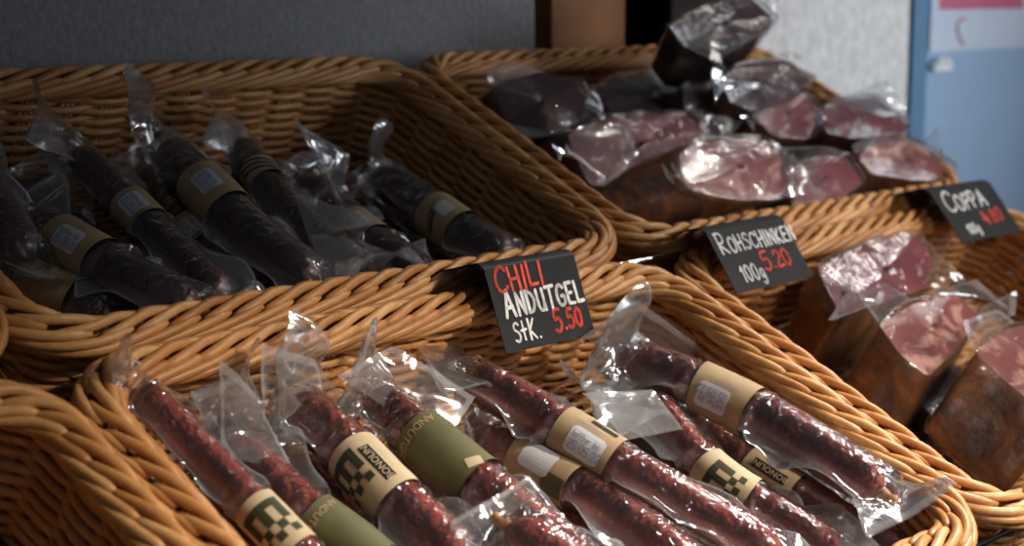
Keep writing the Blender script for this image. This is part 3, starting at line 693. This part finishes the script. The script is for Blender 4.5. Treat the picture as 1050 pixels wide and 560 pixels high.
# ------------------------------------------------------------------ ham pieces in plastic
def ham(label, face, ext, face_m='ham_pink', rind_m='rind', flaps=(), seed=0, group='g', taper=.9, dome=.004, rim=.0, film='film', crump=1.0, skin=True, cat='ham'):
    """face: corners of the cut face [(px,py,h)]; ext: (du, dv, dh) metres from the face to the opposite end"""
    ring0 = [P(*p) for p in face]; m = len(ring0)
    dense = []
    for i in range(m):                          # closed Catmull-Rom with slightly rounded corners
        p0, p1, p2, p3 = ring0[i - 1], ring0[i], ring0[(i + 1) % m], ring0[(i + 2) % m]
        for k in range(10):
            t = k / 10; cr = .5 * (2 * p1 + (p2 - p0) * t + (2 * p0 - 5 * p1 + 4 * p2 - p3) * t * t + (3 * p1 - p0 - 3 * p2 + p3) * t ** 3)
            dense.append(p1.lerp(p2, t).lerp(cr, .15))
    for _ in range(1): dense = [(dense[i - 1] + dense[i] * 2 + dense[(i + 1) % len(dense)]) / 4 for i in range(len(dense))]
    K = len(dense); c = sum(dense, V(0, 0, 0)) / K
    E = (P(*ext[1:]) - c) if ext[0] == 'px' else V(1, 0, 0) * ext[0] + DW * ext[1] + NW * ext[2]; D = E.length; Ed = E.normalized()
    fn = V(0, 0, 0)
    for i in range(K): fn += (dense[i] - c).cross(dense[(i + 1) % K] - c)
    fn.normalize()
    if fn.dot(Ed) > 0: fn = -fn
    lowest = min((dense + [p + E for p in dense]), key=lambda p: p.dot(NW))
    root = thing('packed_ham', label, cat, c + E * .5 - NW * 0, group=group)
    root.location = c + E * .9
    def disp(p, a): return V(noise.noise(p * 30 + V(seed, 1, 2)), noise.noise(p * 30 + V(5, seed, 2)), noise.noise(p * 30 + V(1, 8, seed))) * a
    def surf(off, cru):
        rings = []
        for k in (.0, .15, .32, .5, .68, .84, .95): rings.append([c + (p - c) * max(k, .02) * (1 + off / .04) + fn * (dome * (1 - k * k) + off) for p in dense])
        nface = len(rings)
        rings.append([c + (p - c) * (1.0 + off / .035) + fn * (off * .6) for p in dense])
        for t in (.05, .14, .26, .4, .54, .68, .8, .88, .93, .97):
            sc = 1 + .05 * math.sin(t * 3) - (1 - taper) * t; sc *= math.sqrt(max(.02, 1 - max(0, (t - .85) / .15) ** 2.4)) if t > .85 else 1
            rings.append([c + E * t + (p - c) * sc * (1 + off / .035) for p in dense])
        rings.append([c + E * (1.0 + off / D) + (p - c) * .05 for p in dense])
        out = []
        for ri, r_ in enumerate(rings):
            rr = []
            for i, p in enumerate(r_):
                q = p + disp(p, .0035 if ri > nface else .0012)
                if cru:
                    d = (q - (c + E * .4)).normalized(); edge = math.exp(-((ri - nface) / 2.2) ** 2)
                    q = q + d * (cru * (.0006 + .0018 * edge) * (1 + ridge(q, 26, seed)) + .0012 * edge)
                rr.append(q)
            out.append(rr)
        return out, nface
    R_, nf = surf(0, 0)
    def skinmesh(rs, capa, capb):
        vs = [p for r_ in rs for p in r_]; fs = []
        for i in range(len(rs) - 1):
            for k in range(K): fs.append((i * K + k, i * K + (k + 1) % K, (i + 1) * K + (k + 1) % K, (i + 1) * K + k))
        if capa: fs.append(tuple(range(K)))
        if capb: fs.append(tuple((len(rs) - 1) * K + k for k in range(K)))
        return vs, fs
    v_, f_ = skinmesh(R_[:nf + 1], True, False); o = mesh_obj('cut_face', v_, f_, M[face_m], root); o['label'] = 'cut meat face with streaks of fat'
    v_, f_ = skinmesh(R_[nf:], False, True); o = mesh_obj('rind', v_, f_, M[rind_m], root); o['label'] = 'darker outer side of the meat'
    Rb, _ = surf(.0016, crump); vs, fs = skinmesh(Rb, True, True); mi = [2 if (q // K) <= nf else 3 for q in range(len(fs))]; mi[-2] = 2
    for q, fl in enumerate(flaps):
        i0, i1, w0, w1, tp = fl[:5]     # two points of the ring (fractions), tip edge given as two (px,py,h)
        ra = Rb[nf + (tp if isinstance(tp, int) else 0)]
        p0 = ra[int(i0 * K) % K]; p1 = ra[int(i1 * K) % K]
        flap_grid(vs, fs, mi, p0, p1, P(*w0), P(*w1), seed + q * 3.1, amp=.0022)
    mesh_obj('plastic_bag', vs, fs, [M[film], M['seam'], M['cling_ham'], M['rind_film']], root, midx=mi)
    return root
gD = 'smoked ham blocks in the right front basket'; gB = 'ham pieces heaped in the right back basket'
# fractions of the ring: corner i of m sits at i/m
ham('upright smoked ham block with a smooth wine red cut face, just below the price card', [(838, 274, .000), (888, 252, .006), (938, 240, .012), (958, 268, .0), (946, 296, -.008), (905, 309, -.012), (862, 322, -.014)], (.01, .005, -.095), 'ham_wine', 'rind', taper=1.0, flaps=
    [(.40, .55, (966, 262, .005), (992, 288, .0), 1), (.72, .98, (848, 330, .0), (868, 300, .01), 0)], seed=51, group=gD)
ham('middle smoked ham block with a glossy marbled cut face', [(902, 334, .0), (938, 310, .006), (978, 302, .01), (1006, 322, .0), (985, 352, -.01), (952, 386, -.018), (922, 362, -.01)], (-.035, -.01, -.085), 'ham_fat', 'rind', taper=1.0, flaps=
    [(.0, .14, (880, 300, .02), (905, 292, .026), 0), (.40, .52, (1040, 300, .01), (1042, 322, .0), 0), (.12, .3, (1002, 285, .01), (1034, 318, .005), 0)], seed=52, group=gD)
ham('large smoked ham block cut off by the right edge of the photo', [(1000, 362, .01), (1030, 338, .015), (1080, 330, .015), (1110, 380, .0), (1080, 430, -.01), (1040, 398, -.002)], (-.05, -.01, -.085), 'ham_fat', 'rind', taper=1.0, flaps=
    [(.0, .2, (985, 330, .03), (1020, 318, .03), 0)], seed=53, group=gD)
ham('added dark filler lying low in the gap between the two right hand ham blocks', [(932, 402, -.062), (952, 384, -.062), (985, 374, -.062), (992, 402, -.062), (958, 428, -.062)], (0, 0, -.036), 'ham_dark', 'rind_dark', [], 54, gD)  # filler added to turn the gap between the blocks dark
# heap in basket B
ham('wrapped dark meat piece at the left end of the heap', [(505, 88, .0), (545, 78, .004), (592, 84, .008), (604, 120, -.012), (560, 140, -.03), (520, 122, -.03)], (-.02, .03, -.06), 'ham_dark', 'rind_dark',
    [(.0, .2, (498, 72, .015), (530, 66, .02), 0), (.62, .80, (516, 146, -.03), (500, 118, -.02), 0)], 61, gB, film='film_milky')
ham('low dark piece between the left rim and the wide pink slab', [(500, 125, -.05), (540, 118, -.045), (572, 140, -.05), (580, 172, -.06), (540, 170, -.065)], (0, .0, -.035), 'ham_dark', 'rind_dark', [], 62, gB)
ham('film covered piece behind the wide pink slab', [(612, 90, .0), (650, 76, .008), (725, 78, .01), (738, 105, .0), (690, 122, -.012), (630, 122, -.012)], (0, .02, -.075), 'ham_dark', 'rind_dark',
    [(.0, .9, (600, 108, .0), (622, 128, -.006), 0), (.4, .6, (748, 100, .01), (742, 132, .0), 0)], 63, gB, film='film_milky')
ham('wide slab with a pink cut face facing front in the middle of the heap', [(582, 138, .0), (618, 122, .012), (700, 116, .014), (724, 136, .006), (700, 160, -.012), (640, 192, -.034), (604, 190, -.034)], (.01, .05, -.05), 'ham_wine', 'rind_red',
    [(.75, .98, (566, 148, .005), (572, 168, -.01), 0), (.32, .48, (752, 122, .012), (745, 142, .0), 0)], 64, gB)
ham('front piece with a large oval pink cut face and long dark side', [(696, 160, .012), (712, 146, .022), (775, 140, .026), (800, 156, .02), (812, 190, -.002), (795, 205, -.012), (740, 203, -.012), (704, 192, -.006)], ('px', 648, 214, -.045), 'ham_pink', 'rind',
    [(.3, .6, (826, 170, .015), (836, 196, .0), 0), (.8, .98, (676, 168, .02), (690, 190, .0), 1)], 65, gB, taper=.75)
ham('red streaked piece directly right of the large oval cut face', [(806, 176, .0), (836, 160, .012), (866, 160, .012), (884, 188, -.006), (850, 212, -.022), (812, 210, -.022)], (0, .03, -.06), 'ham_wine', 'rind_red',
    [(.0, .3, (800, 150, .03), (850, 150, .03), 0)], 66, gB)
ham('piece with a pinkish face and brown edge in the centre right of the heap', [(765, 108, .02), (790, 96, .03), (826, 98, .03), (842, 118, .016), (828, 142, .0), (792, 140, .0)], (.02, .04, -.08), 'ham_pink', 'rind',
    [(.75, .98, (760, 118, .03), (776, 136, .015), 0)], 67, gB)
ham('film wrapped piece with a pale band just below the topmost block', [(740, 82, .05), (758, 66, .06), (800, 64, .06), (832, 80, .05), (818, 96, .036), (770, 112, .025), (748, 104, .03)], (.01, .04, -.09), 'ham_dark', 'rind_red',
    [(.6, 1.0, (730, 70, .06), (734, 108, .03), 0), (.1, .3, (812, 52, .07), (826, 62, .065), 0)], 68, gB, film='film_milky')
ham('topmost dark block standing on the heap before the dark doorway', [(686, 26, .10), (722, 8, .11), (768, -4, .115), (792, 18, .105), (780, 34, .095), (738, 52, .08), (700, 48, .08)], (.02, .02, -.07), 'ham_dark', 'rind_dark',
    [(.35, .55, (800, -8, .12), (785, 40, .09), 0), (.6, .9, (728, 66, .07), (752, 76, .07), 0)], 69, gB)
ham('film covered low piece under the topmost block', [(700, 88, .03), (722, 76, .035), (756, 84, .03), (760, 108, .01), (730, 122, .0), (702, 112, .005)], (.0, .03, -.08), 'ham_dark', 'rind_dark', [(.5, .7, (770, 120, .01), (748, 138, .0), 0)], 70, gB, film='film_milky')
ham('wrapped dark red piece before the edge of the white wall', [(838, 118, .02), (856, 104, .03), (900, 100, .03), (932, 130, .012), (912, 138, .006), (870, 142, .0), (848, 136, .006)], (.01, .03, -.075), 'ham_wine', 'rind_red',
    [(.1, .42, (908, 82, .05), (936, 128, .02), 0), (.75, .98, (832, 110, .035), (840, 136, .012), 0)], 71, gB, film='film_milky')
ham('brown sided piece under pale film at the right end of the heap', [(880, 160, .012), (905, 142, .022), (940, 146, .02), (978, 170, .004), (972, 186, -.004), (930, 184, -.006), (895, 178, -.002)], (-.01, .0, -.06), 'ham_fat', 'rind',
    [(.3, .5, (962, 128, .04), (964, 158, .02), 0), (.0, .2, (872, 148, .03), (890, 138, .035), 0)], 72, gB, film='film_milky')

# ------------------------------------------------------------------ display rack
u0, u1 = -.08, 1.90
rk = thing('display_rack', 'black and chrome sloping rack carrying the wicker baskets', 'rack', V(.9, .75, 0))
def hollow(mb, a, b, r, mi=0): mb.tube([a, b], r, 10, mi=mi)
mb = MB()
for v in (.784,): hollow(mb, B(.68, v, -.014), B(u1, v, -.014), .003)
for v in (.375, 1.185): hollow(mb, B(u0, v, -.03), B(u1, v, -.03), .0035)
for u in (.579, 1.227, 1.875): hollow(mb, B(u, .375, -.034), B(u, 1.185, -.034), .003)
mb.build('chrome_rail', M['chrome'], rk)['label'] = 'chrome rail between the basket rows'
mb = MB()
o = B(0, 0, 0)
def slab(mb, ua, ub, va, vb, ha, hb):
    n = len(mb.v); mb.v += [B(u, v, h) for h in (ha, hb) for v in (va, vb) for u in (ua, ub)]
    mb.f += [tuple(n + i for i in q) for q in ((0, 2, 3, 1), (4, 5, 7, 6), (0, 1, 5, 4), (2, 6, 7, 3), (0, 4, 6, 2), (1, 3, 7, 5))]; mb.m += [0] * 6
slab(mb, u0, u1, .36, 1.20, -.130, -.112)
mb.build('sloping_shelf', M['shelf'], rk, smooth=False)
for u in (u0 + .03, u1 - .03):
    for v in (.39, 1.17):
        mb = MB(); p = B(u, v, -.13); mb.box((p.x - .015, p.y - .015, 0), (p.x + .015, p.y + .015, p.z + .012)); mb.build('leg', M['black_metal'], rk, smooth=False)
        mb = MB(); mb.tube([B(u, v, -.13), B(u, v, -.03)], .005, 8); mb.build('rail_post', M['black_metal'], rk)

# ------------------------------------------------------------------ setting
YW = 1.385
def stucco(name, col, s=140, strength=.6, dist=.004, vert=(1, 1, .8)):
    m, nt, N, L = new_mat(name); b = pbsdf(nt, col, .9, .15)
    n = noise_n(nt, s, 4, .6, stretch=vert); r = ramp(nt, n.outputs['Fac'], [(.3, tuple(c * .8 for c in col)), (.7, tuple(c * 1.15 for c in col))])
    L.new(r.outputs[0], b.inputs['Base Color']); bb = bump(nt, n.outputs['Fac'], strength, dist); L.new(bb.outputs[0], b.inputs['Normal'])
    out_(nt, b.outputs[0]); return m
m_grey = stucco('grey_render', (.25, .25, .255)); m_white = stucco('white_render', (.74, .72, .69), 60, .35, .003)
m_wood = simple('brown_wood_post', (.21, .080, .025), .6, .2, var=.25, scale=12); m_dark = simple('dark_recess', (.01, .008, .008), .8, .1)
m_floor = simple('stone_floor', (.16, .15, .14), .7, .3, bmp=.2, bscale=40)
m_blue = simple('light_blue_paint', (.36, .50, .68), .55, .3, var=.04, scale=6); m_dblue = simple('dark_blue_paint', (.065, .14, .235), .5, .35, var=.06)
m_dbl2 = simple('mid_blue_paint', (.12, .24, .38), .5, .35, var=.05)
m_paper = simple('notice_paper', (.62, .70, .80), .7, .2, var=.03); m_pink = simple('pink_print', (.62, .16, .24), .7, .2, var=.08)
m_clip = simple('white_plastic', (.82, .84, .86), .4)
def sbox(name, lo, hi, m):
    mb = MB(); mb.box(lo, hi); o = mb.build(name, m, None, smooth=False); o['kind'] = 'structure'; return o
xg = PY(548, 60, YW).x; xw0 = PY(770, 60, YW).x; xw1 = PY(931, 60, YW).x
sbox('floor', (-2.2, -2.2, -.05), (5, 3, 0), m_floor)
sbox('wall_back', (-2.2, YW, 0), (xg, YW + .14, 2.8), m_grey)
sbox('wall_back_right', (xw0, YW, 0), (xw1, YW + .14, 2.8), m_white)
xa = PY(566, 60, YW + .03).x; xb = PY(640, 60, YW + .03).x
sbox('trim_1', (xa, YW + .03, 0), (xb, YW + .10, 2.8), m_wood)
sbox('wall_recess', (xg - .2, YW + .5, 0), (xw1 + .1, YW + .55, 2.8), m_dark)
# blue door to the right of the white wall
xd0 = xw1 + .002; xd1 = PY(951, 60, YW + .02).x
mb = MB(); mb.box((xd0, YW + .03, 0), ((xd0 + xd1) / 2, YW + .10, 2.8), 0); d = mb.build('door_1', m_dblue, None, smooth=False); d['kind'] = 'structure'
mb = MB(); mb.box(((xd0 + xd1) / 2, YW + .02, 0), (xd1, YW + .10, 2.8)); mb.build('door_frame', m_dbl2, d, smooth=False)
mb = MB(); mb.box((xd1, YW + .06, 0), (4.6, YW + .10, 2.8)); mb.build('door_panel', m_blue, d, smooth=False)
yp = YW + .058
a = PY(955, 0, yp); b = PY(1075, 50, yp); zt = a.z + .06
t = thing('paper_notice', 'pale printed notice with a pink block stuck on the light blue door', 'notice', V(a.x, yp, b.z - .002))
mb = MB(); mb.box((a.x, yp - .0012, PY(960, 53, yp).z), (b.x, yp, zt)); mb.build('notice_sheet', m_paper, t, smooth=False)
c1 = PY(962, 10, yp); mb = MB(); mb.box((c1.x, yp - .002, c1.z), (PY(1048, 10, yp).x, yp - .0013, zt - .01)); mb.build('pink_block', m_pink, t, smooth=False)
mb = MB(); q = [PY(x, y, yp - .002) for x, y in ((991, 19), (984, 20), (981, 28), (983, 38), (988, 46))]; mb.tube(q, .0022, 6); mb.build('red_curl_mark', m_pink, t)
t = thing('white_clip', 'small white plastic clip fixed on the blue door below the notice', 'clip', PY(960, 72, yp))
mb = MB(); p = PY(952, 62, yp); p2 = PY(970, 72, yp); mb.box((p.x, yp - .012, p2.z), (p2.x, yp, p.z - .003)); mb.tube([V(p.x + .01, yp - .010, p.z - .004), V((p.x + p2.x) / 2, yp - .014, p.z + .001), V(p2.x - .012, yp - .010, p.z - .004)], .006, 8)
mb.build('clip_body', m_clip, t, smooth=False)

# ------------------------------------------------------------------ light
w = bpy.data.worlds.new('world'); bpy.context.scene.world = w; w.use_nodes = True
w.node_tree.nodes['Background'].inputs[0].default_value = (.72, .80, .92, 1); w.node_tree.nodes['Background'].inputs[1].default_value = .055
def aim(o, tgt): o.rotation_euler = (Vector(tgt) - o.location).to_track_quat('-Z', 'Y').to_euler()
def area(name, loc, tgt, sx, sy, e, col, spread=PI):
    l = bpy.data.lights.new(name, 'AREA'); l.shape = 'RECTANGLE'; l.size = sx; l.size_y = sy; l.energy = e; l.color = col; l.spread = spread
    o = bpy.data.objects.new(name, l); C.objects.link(o); o.location = loc; aim(o, tgt); return o
def spot(name, loc, tgt, e, ang, blend, rad, col):
    l = bpy.data.lights.new(name, 'SPOT'); l.energy = e; l.spot_size = math.radians(ang); l.spot_blend = blend; l.shadow_soft_size = rad; l.color = col
    o = bpy.data.objects.new(name, l); C.objects.link(o); o.location = loc; aim(o, tgt); return o
cC = B(.95, .5, 0); cD = B(1.45, .6, 0); cB = B(1.6, 1.0, 0)
spot('ceiling_spot', (1.75, -.95, 2.35), B(1.0, .36, 0), 250, 26, 1.0, .03, (1, .87, .72))
spot('ceiling_spot', (2.35, -.65, 2.35), B(1.58, .50, 0), 120, 27, 1.0, .03, (1, .90, .78))
spot('ceiling_spot', (1.2, -1.0, 2.4), B(.68, .35, 0), 165, 25, 1.0, .03, (1, .87, .72))
spot('ceiling_spot', (2.5, .2, 2.6), B(1.72, .92, 0), 24, 28, 1.0, .03, (1, .95, .88))
spot('ceiling_spot', (.55, -.85, 2.0), B(1.5, .50, 0), 36, 20, 1.0, .03, (1, .88, .74))
area('added_glint_panel', (2.95, .80, 2.45), B(1.62, .50, 0), .26, .26, .28, (1, .96, .92), math.radians(48))  # added lamp, placed to mirror highlights in the ham film
area('added_glint_panel', (2.15, .50, 2.45), B(.98, .32, 0), .38, .38, 1.9, (1, .96, .92), math.radians(32))  # added lamp, sized for broad highlights on the sausage film
area('window_daylight', (2.9, -.4, 1.7), (2.12, 1.38, 1.42), 1.0, 1.0, 4.6, (.88, .93, 1), math.radians(62))
area('front_daylight', (-.3, -1.8, 2.4), (1.2, .6, 1.0), 1.2, .8, 1.6, (.88, .93, 1))

# ------------------------------------------------------------------ camera
cam = bpy.data.cameras.new('camera'); co = bpy.data.objects.new('camera', cam); C.objects.link(co)
R3 = Matrix((V(dX.x, dX.y, dX.z), V(dY.x, dY.y, dY.z), V(up.x, up.y, up.z)))     # camera (x right, y down, z forward) -> world
right = R3 @ V(1, 0, 0); upc = R3 @ V(0, -1, 0); back = R3 @ V(0, 0, -1)
co.matrix_world = Matrix(((right.x, upc.x, back.x, CAM.x), (right.y, upc.y, back.y, CAM.y), (right.z, upc.z, back.z, CAM.z), (0, 0, 0, 1)))
cam.sensor_width = 36; cam.lens = F * 36 / 1050; cam.clip_start = .05
cam.dof.use_dof = True; cam.dof.focus_distance = 1.33; cam.dof.aperture_fstop = 5.0; cam.dof.aperture_blades = 7
sc = bpy.context.scene; sc.camera = co
sc.view_settings.view_transform = 'Standard'; sc.view_settings.look = 'None'; sc.view_settings.gamma = 1; sc.view_settings.use_curve_mapping = False
sc.view_settings.exposure = 0.0
sc.cycles.transparent_max_bounces = 48; sc.cycles.max_bounces = 10; sc.cycles.use_denoising = True
for o in bpy.data.objects:
    if 'base' in o: del o['base']
